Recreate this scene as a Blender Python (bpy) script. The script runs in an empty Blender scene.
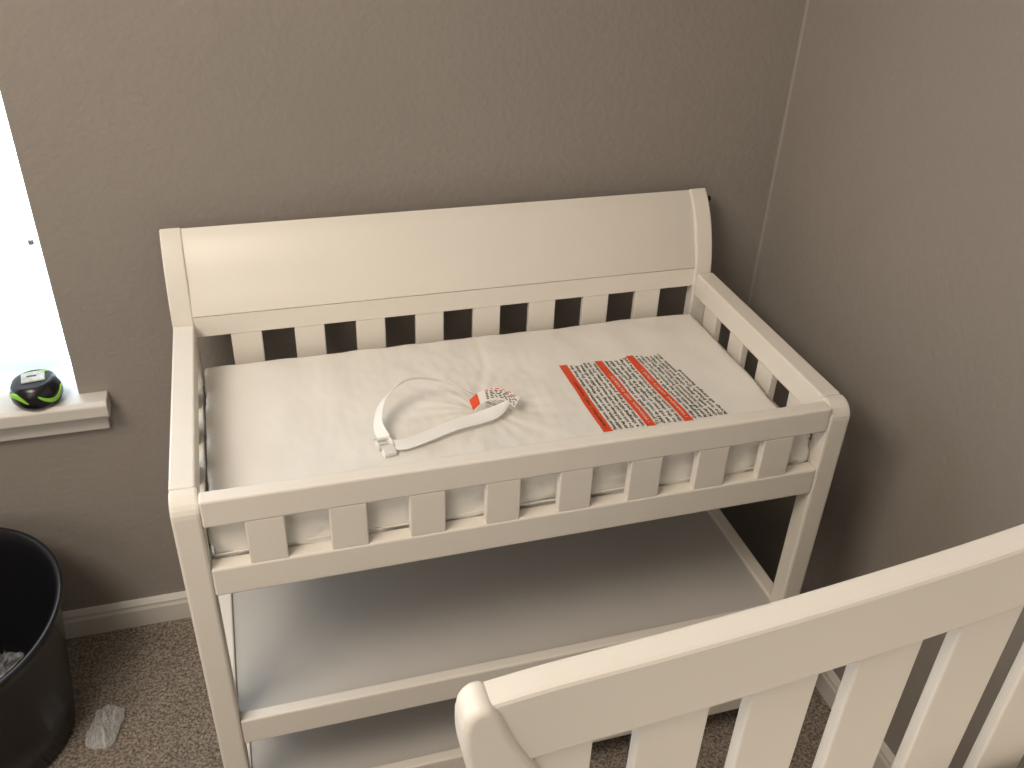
import bpy, bmesh, math, random
from mathutils import Vector, Matrix, noise
random.seed(4)
S=bpy.context.scene
S.view_settings.view_transform='Standard'
COL=S.collection

# ---------------------------------------------------------------- camera
def basis(yaw,pitch,roll):
    f=Vector((math.sin(yaw)*math.cos(pitch),math.cos(yaw)*math.cos(pitch),-math.sin(pitch)))
    rt=Vector((math.cos(yaw),-math.sin(yaw),0)); up=rt.cross(f)
    c,s=math.cos(roll),math.sin(roll)
    return c*rt+s*up, -s*rt+c*up, f
A,B,Cc=basis(0.30646,0.56908,0.04166)
CP=Vector((0.13746,-0.95304,1.51266)); F=922.448
cd=bpy.data.cameras.new("camera"); cam=bpy.data.objects.new("camera",cd); COL.objects.link(cam)
M=Matrix(((A.x,B.x,-Cc.x,CP.x),(A.y,B.y,-Cc.y,CP.y),(A.z,B.z,-Cc.z,CP.z),(0,0,0,1)))
cam.matrix_world=M; cd.sensor_width=36; cd.lens=F/1024*36; cd.clip_start=0.02
S.camera=cam

# ---------------------------------------------------------------- materials
def mat(name,col,rough=.5,bump=0,bscale=100,var=0,vscale=5,detail=3,spec=.5,col2=None,dist=.004,**kw):
    m=bpy.data.materials.new(name); m.use_nodes=True
    nt=m.node_tree; b=nt.nodes["Principled BSDF"]
    b.inputs["Base Color"].default_value=(*col,1); b.inputs["Roughness"].default_value=rough
    b.inputs["Specular IOR Level"].default_value=spec
    tc=nt.nodes.new("ShaderNodeTexCoord")
    if var or col2:
        n=nt.nodes.new("ShaderNodeTexNoise"); n.inputs["Scale"].default_value=vscale; n.inputs["Detail"].default_value=detail
        nt.links.new(tc.outputs["Object"],n.inputs["Vector"])
        r=nt.nodes.new("ShaderNodeValToRGB"); c2=col2 or tuple(c*(1-var) for c in col)
        r.color_ramp.elements[0].position=.35;r.color_ramp.elements[1].position=.65
        r.color_ramp.elements[0].color=(*c2,1); r.color_ramp.elements[1].color=(*col,1)
        nt.links.new(n.outputs["Fac"],r.inputs["Fac"]); nt.links.new(r.outputs["Color"],b.inputs["Base Color"])
    if bump:
        n=nt.nodes.new("ShaderNodeTexNoise"); n.inputs["Scale"].default_value=bscale; n.inputs["Detail"].default_value=detail
        nt.links.new(tc.outputs["Object"],n.inputs["Vector"])
        bp=nt.nodes.new("ShaderNodeBump"); bp.inputs["Strength"].default_value=bump; bp.inputs["Distance"].default_value=dist
        nt.links.new(n.outputs["Fac"],bp.inputs["Height"]); nt.links.new(bp.outputs["Normal"],b.inputs["Normal"])
    for k,v in kw.items():
        b.inputs[k.replace("_"," ")].default_value=v
    return m
M_wall=mat("wall_paint",(.305,.275,.246),.7,.38,95,.04,3,4,.3)
M_ceil=mat("ceiling_paint",(.7,.68,.64),.9,.3,60)
M_carpet=mat("carpet",(.42,.36,.30),.95,.9,260,0,210,8,.1,col2=(.13,.105,.083),dist=.004)
M_white=mat("white_lacquer",(.82,.775,.70),.42,.04,40,.02,6,spec=.4)
M_crib=mat("crib_lacquer",(.79,.75,.685),.42,.04,40,.02,6,spec=.4)
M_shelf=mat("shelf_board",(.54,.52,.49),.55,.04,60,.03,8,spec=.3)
M_trim=mat("trim_paint",(.66,.63,.58),.45,.05,60,.03,10)
M_vinyl=mat("pad_vinyl",(.88,.855,.80),.32,.12,200,.02,12,dist=.002)
M_web=mat("webbing",(.91,.895,.86),.75,.4,1200,dist=.001)
M_plast=mat("buckle_plastic",(.88,.86,.82),.3,.02,50)
M_sheet=mat("mattress_cover",(.84,.81,.75),.7,.2,300)
M_red=mat("label_red",(.78,.085,.025),.6,.05,300)
M_ink=mat("label_ink",(.018,.018,.020),.6,.02,300)
M_paper=mat("label_white",(.86,.82,.77),.6,.02,300)
M_black=mat("black_plastic",(.010,.010,.012),.26,.1,300,dist=.001)
M_steel=mat("dark_bolt",(.02,.02,.02),.4,.02,300,Metallic=.6)
M_clip=mat("grey_clip",(.25,.27,.3),.4,.02,300)
M_green=mat("lime_plastic",(.30,.70,.06),.35,.02,80)
M_silver=mat("pale_label",(.62,.66,.62),.25,.05,60,0,90,2,col2=(.42,.46,.42))
def film(name,lo=.12,hi=.8):
    m=mat(name,(.88,.89,.89),.10,.8,90)
    nt=m.node_tree; b=nt.nodes["Principled BSDF"]; tr=nt.nodes.new("ShaderNodeBsdfTransparent"); mx=nt.nodes.new("ShaderNodeMixShader")
    lw=nt.nodes.new("ShaderNodeLayerWeight"); lw.inputs["Blend"].default_value=.35
    mr=nt.nodes.new("ShaderNodeMapRange"); mr.inputs["To Min"].default_value=lo; mr.inputs["To Max"].default_value=hi
    nt.links.new(lw.outputs["Facing"],mr.inputs["Value"]); nt.links.new(mr.outputs["Result"],mx.inputs["Fac"])
    nt.links.new(tr.outputs[0],mx.inputs[1]); nt.links.new(b.outputs[0],mx.inputs[2])
    nt.links.new(mx.outputs[0],nt.nodes["Material Output"].inputs["Surface"])
    return m
M_film=film("clear_film",.04,.45)
M_film2=film("wrapper_film",.22,1.0)
def emis(name,col,st,diff=.6):
    m=mat(name,(diff,)*3,.8,.02,200)
    b=m.node_tree.nodes["Principled BSDF"]
    b.inputs["Emission Color"].default_value=(*col,1); b.inputs["Emission Strength"].default_value=st
    return m
M_day=emis("daylight_glass",(.66,.84,1),16)
M_blind=emis("blind_daylight_glow",(.80,.91,1),1.5,.5)  # daylight through the fabric is put in as emission, stronger towards the top
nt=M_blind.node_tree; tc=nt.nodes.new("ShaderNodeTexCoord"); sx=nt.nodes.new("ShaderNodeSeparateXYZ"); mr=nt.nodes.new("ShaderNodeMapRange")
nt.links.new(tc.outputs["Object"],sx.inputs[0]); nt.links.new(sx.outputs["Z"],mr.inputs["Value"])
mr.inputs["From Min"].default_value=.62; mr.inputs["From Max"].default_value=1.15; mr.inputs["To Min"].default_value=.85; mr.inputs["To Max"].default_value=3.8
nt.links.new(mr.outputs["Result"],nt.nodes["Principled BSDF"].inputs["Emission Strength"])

# ---------------------------------------------------------------- helpers
def link(name,me,mat=None,parent=None,loc=None,smooth=False):
    o=bpy.data.objects.new(name,me); COL.objects.link(o)
    if mat and not me.materials: me.materials.append(mat)
    if loc is not None: o.location=loc
    if parent:
        o.parent=parent; o.matrix_parent_inverse=parent.matrix_basis.inverted()
    if smooth:
        for p in me.polygons: p.use_smooth=True
    return o
def bevel(o,w=.003,seg=2):
    m=o.modifiers.new("bevel","BEVEL"); m.width=w; m.segments=seg; m.limit_method='ANGLE'; m.angle_limit=math.radians(35)
    m.harden_normals=False
    return o
def box(name,x0,x1,y0,y1,z0,z1,mat,parent=None,bv=.003):
    c=Vector(((x0+x1)/2,(y0+y1)/2,(z0+z1)/2)); bm=bmesh.new()
    bmesh.ops.create_cube(bm,size=1)
    for v in bm.verts: v.co=Vector((v.co.x*(x1-x0),v.co.y*(y1-y0),v.co.z*(z1-z0)))
    me=bpy.data.meshes.new(name); bm.to_mesh(me); bm.free()
    o=link(name,me,mat,parent,c)
    if bv: bevel(o,bv)
    return o
def prism(name,prof,a0,a1,axis,mat,parent=None,bv=.003,smooth=False):
    def P(p,t):
        return {'x':(t,p[0],p[1]),'y':(p[0],t,p[1]),'z':(p[0],p[1],t)}[axis]
    vs=[P(p,a0) for p in prof]+[P(p,a1) for p in prof]
    c=sum((Vector(v) for v in vs),Vector())/len(vs)
    n=len(prof)
    fs=[list(range(n)),list(range(2*n-1,n-1,-1))]+[[i,i+n,(i+1)%n+n,(i+1)%n] for i in range(n)]
    me=bpy.data.meshes.new(name); me.from_pydata([Vector(v)-c for v in vs],[],fs)
    bm=bmesh.new(); bm.from_mesh(me); bmesh.ops.recalc_face_normals(bm,faces=bm.faces[:]); bm.to_mesh(me); bm.free()
    o=link(name,me,mat,parent,c)
    if smooth:
        for p in me.polygons: p.use_smooth=len(p.vertices)==4
    if bv: bevel(o,bv)
    return o
def empty(name,loc,label,cat,group=None):
    o=bpy.data.objects.new(name,None); COL.objects.link(o); o.location=loc; o.empty_display_size=.05
    o["label"]=label; o["category"]=cat
    bpy.context.view_layer.update()
    return o
def struct(o): o["kind"]="structure"; return o
def offset_profile(cl,t0,t1):
    L=[];Rr=[]
    for i,p in enumerate(cl):
        a=Vector(cl[max(i-1,0)]);b=Vector(cl[min(i+1,len(cl)-1)])
        d=(b-a).normalized(); n=Vector((-d.y,d.x))
        L.append(tuple(Vector(p)+n*t0)); Rr.append(tuple(Vector(p)-n*t1))
    return L+Rr[::-1]
def spline(pts,n=6):
    out=[]
    P=[Vector(p) for p in pts]
    P=[2*P[0]-P[1]]+P+[2*P[-1]-P[-2]]
    for i in range(1,len(P)-2):
        for k in range(n):
            t=k/n
            out.append(.5*((2*P[i])+(P[i+1]-P[i-1])*t+(2*P[i-1]-5*P[i]+4*P[i+1]-P[i+2])*t*t+(-P[i-1]+3*P[i]-3*P[i+1]+P[i+2])*t**3))
    out.append(P[-2]); return out

# ---------------------------------------------------------------- room
W=.98; D=.479; H=.757; YW=.582; XC=1.148
XL=-1.9; YF=-2.6; ZC=2.44
WX0,WX1,WZ0,WZ1=-1.15,-.189,.53,2.05
struct(box("floor",XL,XC,YF,YW,-.05,0,M_carpet,bv=0))
struct(box("ceiling",XL-.1,XC+.1,YF-.1,YW+.14,ZC,ZC+.05,M_ceil,bv=0))
def addbox(bm,x0,x1,y0,y1,z0,z1):
    r=bmesh.ops.create_cube(bm,size=1)
    for v in r['verts']: v.co=Vector(((x0+x1)/2+v.co.x*(x1-x0),(y0+y1)/2+v.co.y*(y1-y0),(z0+z1)/2+v.co.z*(z1-z0)))
bm=bmesh.new()
for b in ((WX1,XC+.1,-.05,ZC),(XL-.1,WX0,-.05,ZC),(WX0,WX1,-.05,WZ0),(WX0,WX1,WZ1,ZC)):
    addbox(bm,b[0],b[1],YW,YW+.13,b[2],b[3])
me=bpy.data.meshes.new("wall_back"); bm.to_mesh(me); bm.free()
struct(link("wall_back",me,M_wall))
struct(box("wall_right",XC,XC+.1,YF,YW,-.05,ZC,M_wall,bv=0))
struct(box("wall_left",XL-.1,XL,YF,YW,-.05,ZC,M_wall,bv=0))
struct(box("wall_front",XL-.1,XC+.1,YF-.1,YF,-.05,ZC,M_wall,bv=0))
struct(prism("trim_3",[(XC,YW),(XC-.004,YW),(XC-.0012,YW-.0012),(XC,YW-.004)],.073,ZC,'z',mat("caulk",(.32,.29,.26),.6,.3,95),bv=0))
bp=[(0,0),(-.014,0),(-.014,.044),(-.011,.050),(-.011,.056),(-.006,.062),(0,.065)]
struct(prism("baseboard_back",[(YW+a,b) for a,b in bp],XL,XC,'x',M_trim,bv=0))
struct(prism("baseboard_right",[(XC+a,b) for a,b in bp],YF,YW-.014,'y',M_trim,bv=0))
struct(prism("baseboard_left",[(XL-a,b) for a,b in bp],YF,YW-.014,'y',M_trim,bv=0))
struct(prism("trim_1",[(YW+.11,.545),(YW-.034,.545),(YW-.040,.551),(YW-.040,.573),(YW-.034,.580),(YW+.11,.580)],WX0-.05,WX1+.048,'x',M_trim,bv=.002))
struct(box("trim_2",WX0-.03,WX1+.040,YW-.014,YW,.507,.545,M_trim,bv=.003))
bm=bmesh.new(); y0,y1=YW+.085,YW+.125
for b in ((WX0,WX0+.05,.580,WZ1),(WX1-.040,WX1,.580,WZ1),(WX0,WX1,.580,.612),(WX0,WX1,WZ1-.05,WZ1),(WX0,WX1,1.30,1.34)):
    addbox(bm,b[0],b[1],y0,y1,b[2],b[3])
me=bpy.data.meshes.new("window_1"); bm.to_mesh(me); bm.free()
M_wf=emis("window_vinyl_glow",(.70,.87,1),2.6,.8)  # daylight on the frame is put into the vinyl as bluish emission
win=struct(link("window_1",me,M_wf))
pane=box("window_pane",WX0,WX1,YW+.104,YW+.108,.581,WZ1,M_day,win,bv=0)
bl=empty("window_blind",(-.68,YW+.045,.60),"white fabric blind lowered over the bright window","blind")
bm=bmesh.new(); nz=40; x0,x1=WX0+.015,WX1-.028
vv=[]
for j in range(nz+1):
    z=.603+(WZ1-.04-.603)*j/nz; yy=YW+.050+.003*math.sin(j*.7)
    vv.append([bm.verts.new((x0,yy,z)),bm.verts.new((x1,yy,z))])
for j in range(nz): bm.faces.new((vv[j][0],vv[j][1],vv[j+1][1],vv[j+1][0]))
me=bpy.data.meshes.new("blind_fabric"); bm.to_mesh(me); bm.free()
o=link("blind_fabric",me,M_blind,bl,smooth=True); so=o.modifiers.new("s","SOLIDIFY"); so.thickness=.001
box("bottom_bar",x0,x1,YW+.043,YW+.057,.592,.605,M_blind,bl)
box("head_rail",x0,x1,YW+.025,YW+.065,WZ1-.04,WZ1,M_trim,bl)
box("cord_clip",WX1-.018,WX1-.010,YW+.004,YW+.012,.868,.876,M_clip,bl,.001)

# ---------------------------------------------------------------- changing table
T=empty("changing_table",(W/2,D/2,0),"white wooden changing table with slatted rails and curved backboard","changing table")
LT=.036
def legprof():
    p=[(0,0),(.034,0),(.034,H)]
    r=.026
    for k in range(7):
        a=math.radians(90+15*k); p.append((r+r*math.cos(a),H-r+r*math.sin(a)))
    return p
l1=prism("leg",legprof(),0,LT,'x',M_white,T,.004)
l2=l1.copy(); l2.location.x+=W-LT; COL.objects.link(l2)
cl=[tuple(v) for v in spline([(.480,0),(.480,.40),(.480,.70),(.482,.758),(.491,.799),(.508,.841),(.529,.872),(.548,.890)],6)]
r1=prism("leg",offset_profile(cl,.013,.013),-.001,.033,'x',M_white,T,.003)
r2=r1.copy(); r2.location.x+=W-.036; COL.objects.link(r2)
for o in (r1,r2): o["label"]="curved rear leg"
for o in (l1,l2): o["label"]="front leg with rounded top"
cl2=[tuple(v) for v in spline([(.4815,.7655),(.486,.784),(.494,.805),(.510,.843),(.530,.873),(.547,.889)],7)]
prism("back_panel",offset_profile(cl2,.010,.008),.031,W-.035,'x',M_white,T,.0003,True)
box("back_rail",.031,W-.035,.4717,.488,.730,.7662,M_white,T,.0003)
box("lower_back_rail",.031,W-.035,.470,.488,.592,.638,M_white,T,.002)
for x0 in (0,W-.034):
    box("side_rail",x0,x0+.033,.0345,.4665,H-.045,H,M_white,T,.003)
    box("lower_side_rail",x0+.002,x0+.031,.0345,.4665,.592,.642,M_white,T,.003)
    for yc in (.412,.310,.207,.104):
        box("side_slat",x0+.010,x0+.024,yc-.024,yc+.024,.6405,H-.044,M_white,T,.002)
box("front_rail",LT,W-LT,.001,.024,.712,H-.002,M_white,T,.003)
box("lower_front_rail",LT,W-LT,.001,.024,.592,.640,M_white,T,.003)
for i in range(8):
    xc=.112+.1075*i
    box("front_slat",xc-.025,xc+.025,.002,.016,.639,.713,M_white,T,.002)
    xc=.1135+.1055*i
    box("back_slat",xc-.0255,xc+.0255,.473,.485,.637,.7305,M_white,T,.002)
box("deck",.033,W-.035,.024,.470,.586,.598,M_shelf,T,.001)
for zt in (.329,.125):
    box("shelf_front_rail",LT,W-LT,.003,.022,zt-.052,zt,M_white,T,.003)
    box("shelf_back_rail",.031,W-.035,.467,.486,zt-.05,zt,M_white,T,.003)
    for x0 in (.008,W-.034):
        box("shelf_side_rail",x0,x0+.025,.034,.4665,zt-.05,zt,M_white,T,.003)
    box("shelf",.033,W-.034,.022,.467,zt-.022,zt-.006,M_shelf,T,.001)
bm=bmesh.new(); bmesh.ops.create_cone(bm,cap_ends=True,segments=16,radius1=.006,radius2=.005,depth=.014)
bmesh.ops.rotate(bm,verts=bm.verts,matrix=Matrix.Rotation(math.pi/2,3,'Y'))
me=bpy.data.meshes.new("bolt"); bm.to_mesh(me); bm.free()
link("bolt",me,M_steel,T,(W+.004,.543,.875),True)

# ---------------------------------------------------------------- pad
PX0,PX1,PY0,PY1,PZ0,PZ=.0405,.938,.0272,.453,.5985,.684
dx,dy=.462,.228
def padz(x,y,edge=True):
    r=math.hypot(x-dx,y-dy); th=math.atan2(y-dy,x-dx)
    z=PZ-.009*math.exp(-(r/.030)**2)
    w=math.sin(7*th+1.0)+.8*math.sin(11*th+2+5*r)+.7*math.sin(17*th+3*r)
    ridge=abs(math.sin(4.5*th+.6+2*r))**.5
    z+=(.0008*w-.0010*(1-ridge))*math.exp(-r/.08)*min(1,r/.03)
    z+=.0005*math.sin(23*th+4*r)*math.exp(-r/.14)*min(1,r/.04)
    z+=.0030*noise.noise(Vector((x*7,y*9,3)))+.0018*noise.noise(Vector((x*22,y*16,7)))
    z+=.0010*noise.noise(Vector((x*70,y*40,1)))*math.exp(-r/.25)
    z-=.0012*math.exp(-((x-dx-.25*(y-dy)-.006*math.sin(y*40))/.007)**2)*(1 if y>dy else .4)*min(1,r/.05)
    z+=.013*math.exp(-((y-PY0-.012)/.018)**2)*(1+.35*noise.noise(Vector((x*25,1,1))))
    if edge:
        e=min(x-PX0,PX1-x,y-PY0,PY1-y)
        if e<.008: z-= .004*(1-max(e,0)/.008)**2
    return z
nx,ny=280,140
bm=bmesh.new(); g=[]
for j in range(ny+1):
    row=[]
    for i in range(nx+1):
        x=PX0+(PX1-PX0)*i/nx; y=PY0+(PY1-PY0)*j/ny
        row.append(bm.verts.new((x,y,padz(x,y))))
    g.append(row)
for j in range(ny):
    for i in range(nx): bm.faces.new((g[j][i],g[j][i+1],g[j+1][i+1],g[j+1][i]))
ring=[g[0][i] for i in range(nx+1)]+[g[j][nx] for j in range(1,ny+1)]+[g[ny][i] for i in range(nx-1,-1,-1)]+[g[j][0] for j in range(ny-1,0,-1)]
prev=ring; cx,cy=(PX0+PX1)/2,(PY0+PY1)/2
for k,(zz,off) in enumerate(((.677,.001),(.669,.002),(.660,.003),(.652,.002),(.645,.003),(.638,.002),(.630,.003),(.618,.002),(.608,.001),(PZ0,-.004))):
    new=[]
    for v in ring:
        x,y=v.co.x,v.co.y
        nxx=0; nyy=0
        if x<=PX0+1e-6: nxx=-1
        elif x>=PX1-1e-6: nxx=1
        if y<=PY0+1e-6: nyy=-1
        elif y>=PY1-1e-6: nyy=1
        wr=(.009*noise.noise(Vector((x*20+zz*30,y*26,zz*30)))+.007*noise.noise(Vector((x*50-zz*80,y*60,zz*25)))) if k<9 else 0
        wr=min(wr,.0015)
        new.append(bm.verts.new((x+nxx*(off*.5+wr),y+nyy*(off*.5+wr),zz+(.005*noise.noise(Vector((x*12,y*12,9))) if 0<k<8 else 0))))
    for i in range(len(ring)):
        bm.faces.new((prev[i],new[i],new[(i+1)%len(ring)],prev[(i+1)%len(ring)]))
    prev=new
bm.faces.new(prev[::-1])
bmesh.ops.recalc_face_normals(bm,faces=bm.faces[:])
me=bpy.data.meshes.new("pad_body"); bm.to_mesh(me); bm.free()
P=empty("changing_pad",(cx,cy,PZ0),"white vinyl changing pad with safety strap and printed warning label","changing pad")
link("pad_body",me,M_vinyl,P,smooth=True)
def tube(name,pts,r,mat,parent,cyc=False,res=3):
    cu=bpy.data.curves.new(name,'CURVE'); cu.dimensions='3D'; cu.bevel_depth=r; cu.bevel_resolution=res
    sp=cu.splines.new('POLY'); sp.points.add(len(pts)-1)
    for p,q in zip(sp.points,pts): p.co=(*q,1)
    sp.use_cyclic_u=cyc
    ob=bpy.data.objects.new("tmp",cu); COL.objects.link(ob)
    me=bpy.data.meshes.new_from_object(ob.evaluated_get(bpy.context.evaluated_depsgraph_get()))
    bpy.data.objects.remove(ob); me.name=name; me.materials.clear()
    return link(name,me,mat,parent,smooth=True)
pts=[]
for v in [(PX0+(PX1-PX0)*i/80,PY0-.0022) for i in range(81)]+[(PX1+.001,PY0+(PY1-PY0)*i/30) for i in range(31)]+[(PX1-(PX1-PX0)*i/80,PY1) for i in range(81)]+[(PX0-.001,PY1-(PY1-PY0)*i/30) for i in range(30)]:
    pts.append((v[0],v[1],.645+.003*noise.noise(Vector((v[0]*9,v[1]*9,2)))))
tube("piping",pts,.0013,M_vinyl,P,True)

lab=bpy.data.meshes.new("warning_label")
V=[];Fc=[];MI=[]
Y0,Y1=.114,.320
def shear(x,y): return x+(x-.624)*.12*((Y1-y)/(Y1-Y0))+.003*((Y1-y)/(Y1-Y0))
def quadgrid(x0,x1,y0,y1,mi,h,n=6,m=20):
    b=len(V)
    for j in range(m+1):
        for i in range(n+1):
            y=y0+(y1-y0)*j/m; x=shear(x0+(x1-x0)*i/n,y)
            V.append((x,y,padz(x,y)+h))
    for j in range(m):
        for i in range(n):
            a=b+j*(n+1)+i; Fc.append((a,a+1,a+n+2,a+n+1)); MI.append(mi)
def text(body,x,y,size,mi,h,width=None,off=.0003):
    cu=bpy.data.curves.new("t",'FONT'); cu.body=body; cu.size=size; cu.offset=off
    cu.resolution_u=1
    ob=bpy.data.objects.new("t",cu); COL.objects.link(ob)
    me=bpy.data.meshes.new_from_object(ob.evaluated_get(bpy.context.evaluated_depsgraph_get()))
    bpy.data.objects.remove(ob)
    b=len(V)
    mx=max(v.co.x for v in me.vertices); xs=(width/mx) if width else 1
    for v in me.vertices:
        Y=y+v.co.x*xs; X=shear(x-v.co.y,Y)
        V.append((X,Y,padz(X,Y)+h))
    for p in me.polygons: Fc.append(tuple(b+i for i in p.vertices)); MI.append(mi)
sections=[(.624,.638),(.689,.703),(.747,.761)]
ends=(.6885,.7465,.818)
tx=[("Never leave child unattended. Always keep the","child within arm's reach. Always use the safety","strap and keep it snug on the child at all times.","Do not use pad on any raised surface other than","a changing table that has four sides. Do not","use this pad if any parts are broken."),
    ("To prevent death or serious injury, always keep","child in reach. Stop using the pad when child","can roll over, or weighs 30 lb. Fasten the pad","to the changing table only, with the strap","that is sewn to the bottom of the pad."),
    ("Only use this pad with a dresser or with a","changing table that has barriers on four sides.","Read all instructions before using the pad.","Keep the instructions for future use. Wipe","clean with a damp cloth and mild soap.","Do not bleach. Do not tumble dry.","Keep all straps fastened.")]
heads=("! WARNING  FALL HAZARD !","! WARNING  KEEP IN REACH !","! WARNING  SAFETY STRAP !")
for si,((a,b),e,ls,hd) in enumerate(zip(sections,ends,tx,heads)):
    quadgrid(a,b,Y0,Y1,0,.0006)
    text(hd,b-.0045,Y0+.008,.0065,2 if si==0 else 1,.0012,.150,.0)
    n=len(ls); step=(e-b-.001)/n
    for k,l in enumerate(ls):
        wd=(Y1-Y0-.004)*(.985+.015*math.sin(k*5+si))
        if si==2 and k==len(ls)-1: wd*=.72
        text(l,b+.0005+step*(k+.80),Y0+.002,step*.94,2,.0008,wd,.00018)
lab.from_pydata(V,[],Fc)
for m in (M_red,M_paper,M_ink): lab.materials.append(m)
for p,mi in zip(lab.polygons,MI): p.material_index=mi
lo=link("warning_label",lab,None,P); lo["label"]="printed warning label with red bands and black text"

def ribbon(name,ctr,wid,mat,parent,th=.0008):
    c=spline(ctr,10); w=spline(wid,10)
    vs=[];fs=[]
    for a,b in zip(c,w):
        vs+= [a-b*.5,a-b*.17,a+b*.17,a+b*.5]
    for i in range(len(c)-1):
        for k in range(3): fs.append((4*i+k,4*i+k+1,4*i+k+5,4*i+k+4))
    me=bpy.data.meshes.new(name); me.from_pydata(vs,[],fs)
    o=link(name,me,mat,parent,smooth=False); s=o.modifiers.new("s","SOLIDIFY"); s.thickness=th; s.offset=0
    return o
st=bpy.data.objects.new("safety_strap",None); COL.objects.link(st); st.location=(.40,.2,.69); st.empty_display_size=.03
st.parent=P; st.matrix_parent_inverse=P.matrix_basis.inverted()
bpy.context.view_layer.update()
def sparent(o):
    o.parent=st; o.matrix_parent_inverse=st.matrix_world.inverted()
z=PZ
a=[(.296,.162,z+.010),(.290,.192,z+.021),(.308,.232,z+.038),(.352,.258,z+.050),(.402,.254,z+.042),(.440,.236,z+.027),(.476,.212,z+.012),(.500,.200,z+.006)]
w=[(.014,.002,.012),(.013,-.003,.015),(.010,-.009,.016),(.001,-.014,.015),(-.005,-.015,.014),(-.009,-.015,.012),(-.010,-.015,.008),(-.008,-.016,.004)]
sparent(ribbon("webbing",a,w,M_web,None))
a=[(.300,.150,z+.009),(.322,.146,z+.009),(.360,.157,z+.010),(.400,.171,z+.012),(.440,.181,z+.012),(.476,.188,z+.016),(.503,.201,z+.022),(.500,.219,z+.020),(.470,.229,z+.001)]
w=[(-.004,.020,.005),(-.005,.022,.003),(-.008,.022,.001),(-.009,.022,.002),(-.006,.022,.005),(.002,.018,.011),(.012,.006,.014),(.009,-.010,.013),(-.009,-.013,.004)]
sparent(ribbon("webbing",a,w,M_web,None))
def tagpts(h,s):
    return [(.438+s,.203,z+.022+h),(.457,.211,z+.030+h),(.478,.213,z+.033+h),(.496,.206,z+.031+h),(.510-s,.193,z+.024+h)]
w=[(-.002,.020,.008),(-.001,.019,.009),(.002,.018,.010),(.007,.016,.010),(.012,.013,.009)]
sparent(ribbon("strap_tag",tagpts(0,0),w,M_paper,None,.001))
c=tagpts(.0010,0)
sparent(ribbon("tag_band",[c[0],(Vector(c[0])*.3+Vector(c[1])*.7)+Vector((0,.001,.0010))],[Vector(v)*.92 for v in w[:2]],M_red,None,.0008))
# small print: broken dashes along the tag
tp=spline(tagpts(.0013,0),12); tw=spline(w,12)
for r,f in enumerate((-.36,-.22,-.08,.06,.20,.36)):
    k=16
    while k<len(tp)-3:
        ln=random.choice((3,4,5))
        q=[tp[i]+tw[i]*f for i in range(k,min(k+ln,len(tp)-1))]
        ww=[tw[i]*.065 for i in range(k,min(k+ln,len(tp)-1))]
        if len(q)>1: sparent(ribbon("tag_print",[q[0],q[-1]],[ww[0],ww[-1]],M_red if r==5 else M_ink,None,.0004))
        k+=ln+1
bm=bmesh.new()
addbox(bm,-.013,.013,-.004,.003,-.003,.003); addbox(bm,-.013,.013,.014,.019,-.003,.003)
addbox(bm,-.013,-.009,-.004,.019,-.003,.003); addbox(bm,.009,.013,-.004,.019,-.003,.003); addbox(bm,-.010,.010,.007,.010,-.0015,.0015)
addbox(bm,-.010,.010,-.016,-.003,-.0035,.0035)
me=bpy.data.meshes.new("buckle"); bm.to_mesh(me); bm.free()
o=link("buckle",me,M_plast,None,(.295,.145,z+.0085)); o.rotation_euler=(.25,.1,.25); bevel(o,.0012); o["label"]="white plastic buckle"
bpy.context.view_layer.update(); sparent(o)

# ---------------------------------------------------------------- crib
CY=-.549; DZ=-.022
CR=empty("crib",(.67,-1.2,0),"white wooden baby crib with slatted sloping end panel and curled post","crib")
topc=[(v[0],v[1]+DZ) for v in spline([(.250,.995),(.309,1.002),(.416,1.010),(.538,1.023),(.688,1.045),(.850,1.080),(1.060,1.140)],5)]
def topz(x):
    for (a,za),(b,zb) in zip(topc,topc[1:]):
        if a<=x<=b: return za+(zb-za)*(x-a)/(b-a)
    return topc[-1][1]
RH=.078
BK=-1.90
def end_panel(y0,s):
    yb=sorted((y0,y0+s*.024))
    prism("top_rail",topc+[(x,z-RH) for x,z in topc[::-1]],yb[0],yb[1],'y',M_crib,CR,.004)
    ys=sorted((y0+s*.001,y0+s*.023)); box("lower_rail",.300,1.07,ys[0],ys[1],.44,.52,M_crib,CR,.003)
    ys=sorted((y0+s*.005,y0+s*.018))
    for i in range(8):
        xs=.287+.0965*i
        if i==0: xs=.292
        w=.060 if i else .053
        prism("slat",[(xs,.519),(xs+w,.519),(xs+w,topz(xs+w)-RH+.001),(xs,topz(xs)-RH+.001)],ys[0],ys[1],'y',M_crib,CR,.002)
    Lf=spline([(.2385,.978+DZ),(.2390,.955+DZ),(.244,.925+DZ),(.254,.880+DZ),(.264,.83),(.270,.76),(.272,.60)],8)
    Rt=spline([(.2715,.975+DZ),(.281,.950+DZ),(.298,.912+DZ),(.314,.860+DZ),(.321,.80),(.324,.72),(.324,.60)],8)
    cap=spline([(.2385,.978+DZ),(.2415,.990+DZ),(.2495,.9975+DZ),(.259,.997+DZ),(.2665,.9885+DZ),(.2715,.975+DZ)],6)
    prof=[tuple(v) for v in cap[1:-1]]+[tuple(v) for v in Rt]+[(.324,0),(.272,0)]+[tuple(v) for v in Lf[::-1]]
    ys=sorted((y0-s*.005,y0+s*.026))
    p=prism("post",prof,ys[0],ys[1],'y',M_crib,CR,.007,True); p.modifiers["bevel"].segments=6; p["label"]="curled front post"
    for f in p.data.polygons: f.use_smooth=True
    p.modifiers["bevel"].harden_normals=True
    prism("post",[(1.058,0),(1.098,0),(1.104,.9),(1.118,1.08),(1.112,1.17),(1.090,1.18),(1.074,1.16),(1.060,1.08),(1.056,.9)],ys[0],ys[1],'y',M_crib,CR,.007)
end_panel(CY,1); end_panel(BK,-1)
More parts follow.
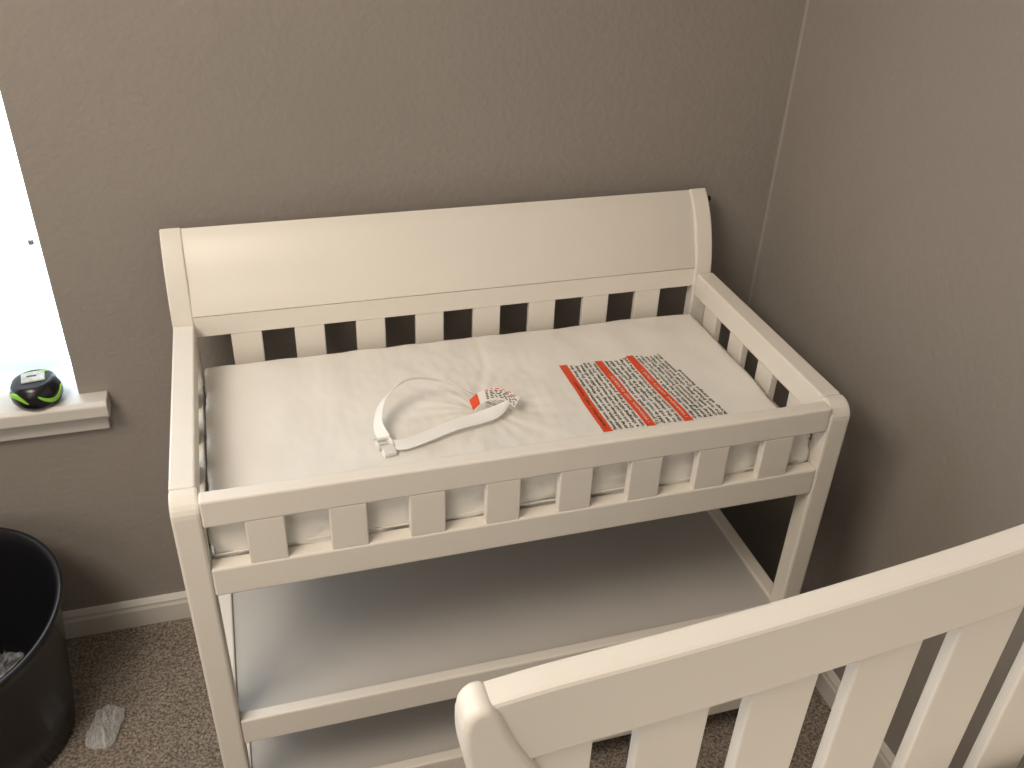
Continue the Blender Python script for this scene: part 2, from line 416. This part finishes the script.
box("front_rail",.284,.306,BK+.012,CY-.012,.72,.79,M_crib,CR,.004)
box("lower_front_rail",.284,.306,BK+.012,CY-.012,.44,.52,M_crib,CR,.004)
for i in range(13):
    yc=BK+.10+(CY-BK-.20)*i/12
    box("front_slat",.288,.302,yc-.022,yc+.022,.519,.721,M_crib,CR,.002)
box("back_panel",1.070,1.088,BK+.012,CY-.012,.44,1.06,M_crib,CR,.004)
box("mattress_support",.307,1.069,BK+.002,CY-.002,.535,.550,M_shelf,CR,.001)
MT=empty("crib_mattress",(.688,(BK+CY)/2,.5505),"pale crib mattress lying inside the crib","mattress")
mo=box("mattress_cover",.330,1.052,BK+.014,CY-.008,.5505,.712,M_sheet,MT,.010); mo.modifiers["bevel"].segments=4

# ---------------------------------------------------------------- trash can
B0=empty("trash_can",(-.437,.352,0),"glossy black plastic trash can with open top and dipping rim","trash can")
def lathe(name,prof,mat,parent,n=64,sx=1,sy=1,close=True):
    vs=[];fs=[]
    for r,z in prof:
        for k in range(n):
            a=2*math.pi*k/n
            vs.append((r*math.cos(a)*sx,r*math.sin(a)*sy,z))
    for i in range(len(prof)-1):
        for k in range(n):
            fs.append((i*n+k,i*n+(k+1)%n,(i+1)*n+(k+1)%n,(i+1)*n+k))
    fs.append(tuple(range(n))[::-1]); fs.append(tuple((len(prof)-1)*n+k for k in range(n)))
    me=bpy.data.meshes.new(name); me.from_pydata(vs,[],fs)
    bm=bmesh.new(); bm.from_mesh(me); bmesh.ops.recalc_face_normals(bm,faces=bm.faces[:]); bm.to_mesh(me); bm.free()
    return link(name,me,mat,parent,smooth=True)
o=lathe("can_body",[(.136,0),(.146,.005),(.158,.10),(.171,.22),(.180,.290),(.185,.318),(.191,.325),(.191,.331),(.186,.332),(.179,.326),(.174,.290),(.165,.22),(.152,.10),(.140,.012),(.12,.010)],M_black,B0,96)
for v in o.data.vertices:
    k=max(0,(v.co.z-.12)/.21)
    yy=v.co.y/.19
    v.co.z+=k*(.030*yy-.012*yy*yy)
o.location=B0.location
def crumple(name,loc,sx,sy,sz,mat,label,cat,seed,rot=0,amp=.35):
    bm=bmesh.new(); bmesh.ops.create_icosphere(bm,subdivisions=4,radius=1)
    for v in bm.verts:
        n=v.co.normalized(); k=1+amp*noise.noise(n*2.3+Vector((seed,0,0)))+amp*.6*abs(noise.noise(n*6+Vector((0,seed,0))))
        v.co=Vector((n.x*k*sx,n.y*k*sy,n.z*k*sz))
    mz=min(v.co.z for v in bm.verts)
    for v in bm.verts: v.co.z-=mz
    me=bpy.data.meshes.new(name); bm.to_mesh(me); bm.free()
    o=link(name,me,mat,None,loc); o.rotation_euler=(0,0,rot)
    o["label"]=label; o["category"]=cat
    return o
crumple("plastic_packaging",(-.398,.405,.0135),.034,.034,.040,M_film,"crumpled clear plastic film inside the trash can","packaging",2,.4,.8)
bm=bmesh.new(); n=40; tops=[];bots=[]
for j in range(n+1):
    rt=[];rb=[]
    for i in range(n+1):
        u=i/n*2-1; v=j/n*2-1
        e=(1-abs(u)**4)*(1-abs(v)**4)
        sh=1-.16*abs(v)**3+.12*noise.noise(Vector((v*2.2,3,u*.5)))
        ox=.005*noise.noise(Vector((v*3,u,1))); oy=.006*noise.noise(Vector((u*3,v,5)))
        h=.006+.018*e*(.8+1.2*noise.noise(Vector((u*2.5,v*2.5,3))))+.026*abs(noise.noise(Vector((u*3+v,v*4-u,8))))*e+.006*noise.noise(Vector((u*13,v*13,8)))*e
        rt.append(bm.verts.new((u*.027*sh+ox,v*.045*(1-.1*abs(u)**3)+oy,max(h,.003)+.001))); rb.append(bm.verts.new((u*.026*sh+ox,v*.044*(1-.1*abs(u)**3)+oy,.0015)))
    tops.append(rt);bots.append(rb)
for j in range(n):
    for i in range(n):
        bm.faces.new((tops[j][i],tops[j][i+1],tops[j+1][i+1],tops[j+1][i])); bm.faces.new((bots[j][i],bots[j+1][i],bots[j+1][i+1],bots[j][i+1]))
for k in range(n):
    bm.faces.new((tops[0][k],bots[0][k],bots[0][k+1],tops[0][k+1])); bm.faces.new((tops[n][k],tops[n][k+1],bots[n][k+1],bots[n][k]))
    bm.faces.new((tops[k][0],tops[k+1][0],bots[k+1][0],bots[k][0])); bm.faces.new((tops[k][n],bots[k][n],bots[k+1][n],tops[k+1][n]))
me=bpy.data.meshes.new("plastic_wrapper"); bm.to_mesh(me); bm.free()
o=link("plastic_wrapper",me,M_film2,None,(-.235,.316,0)); o.rotation_euler=(0,0,-.25)
o["label"]="small crumpled clear plastic wrapper lying on the carpet"; o["category"]="plastic wrapper"

# ---------------------------------------------------------------- tape measure on sill
TM=empty("tape_measure",(-.253,YW-.006,.580),"round black and lime green tape measure on the window sill","tape measure")
o=lathe("case",[(.030,0),(.037,.003),(.0415,.012),(.0425,.021),(.0405,.034),(.035,.043),(.028,.047),(.02,.0475)],M_black,TM,48); o.location=TM.location
def arcband(name,r,z0,z1,a0,a1,mat,parent,curve=0,n=20):
    vs=[];fs=[]
    for i in range(n+1):
        a=a0+(a1-a0)*i/n; t=math.sin(math.pi*i/n)**.4 if 0<i<n else .15
        zc=(z0+z1)/2+curve*(math.sin(math.pi*i/n)-.5); hh=(z1-z0)/2*t
        for rr,zz in ((r,zc-hh),(r,zc+hh),(r-.005,zc+hh),(r-.005,zc-hh)):
            vs.append((rr*math.cos(a),rr*math.sin(a),zz))
    for i in range(n):
        for k in range(4): fs.append((4*i+k,4*(i+1)+k,4*(i+1)+(k+1)%4,4*i+(k+1)%4))
    fs.append((0,1,2,3)); fs.append((4*n+3,4*n+2,4*n+1,4*n))
    me=bpy.data.meshes.new(name); me.from_pydata(vs,[],fs)
    o=link(name,me,mat); o.parent=parent; return o
arcband("side_stripe",.0434,.022,.030,-2.9,-1.75,M_green,TM,.012)
arcband("side_stripe",.0434,.020,.028,-1.35,-.1,M_green,TM,-.014)
arcband("side_stripe",.0434,.014,.021,.6,2.4,M_green,TM,-.006)
o=box("face_label",-.019,.019,-.016,.016,.0465,.0510,M_silver,None,.003); o.parent=TM; o.rotation_euler=(0,0,.15)
o=box("lime_accent",-.021,.021,.0135,.0200,.0445,.0495,M_green,None,.002); o.parent=TM; o.rotation_euler=(0,0,.15)
o=box("blade_slot",-.010,.006,-.002,.002,.0505,.0514,M_ink,None,.0003); o.parent=TM

# ---------------------------------------------------------------- light
def area(name,loc,target,sx,sy,en,col):
    l=bpy.data.lights.new(name,'AREA'); l.shape='RECTANGLE'; l.size=sx; l.size_y=sy; l.energy=en; l.color=col
    o=bpy.data.objects.new(name,l); COL.objects.link(o); o.location=loc
    o.rotation_euler=(Vector(target)-Vector(loc)).to_track_quat('-Z','Y').to_euler(); return o
area("ceiling_lamp",(-.70,-.65,2.36),(.3,.1,.6),.9,.9,42,(1,.87,.73))
area("rear_fill_light",(-1.0,-2.4,1.6),(.5,.3,.8),1.6,1.6,20,(1,.91,.82))  # added soft fill from behind the camera; no doorway is built
w=bpy.data.worlds.new("world"); S.world=w; w.use_nodes=True
w.node_tree.nodes["Background"].inputs[0].default_value=(.6,.7,.9,1); w.node_tree.nodes["Background"].inputs[1].default_value=.3
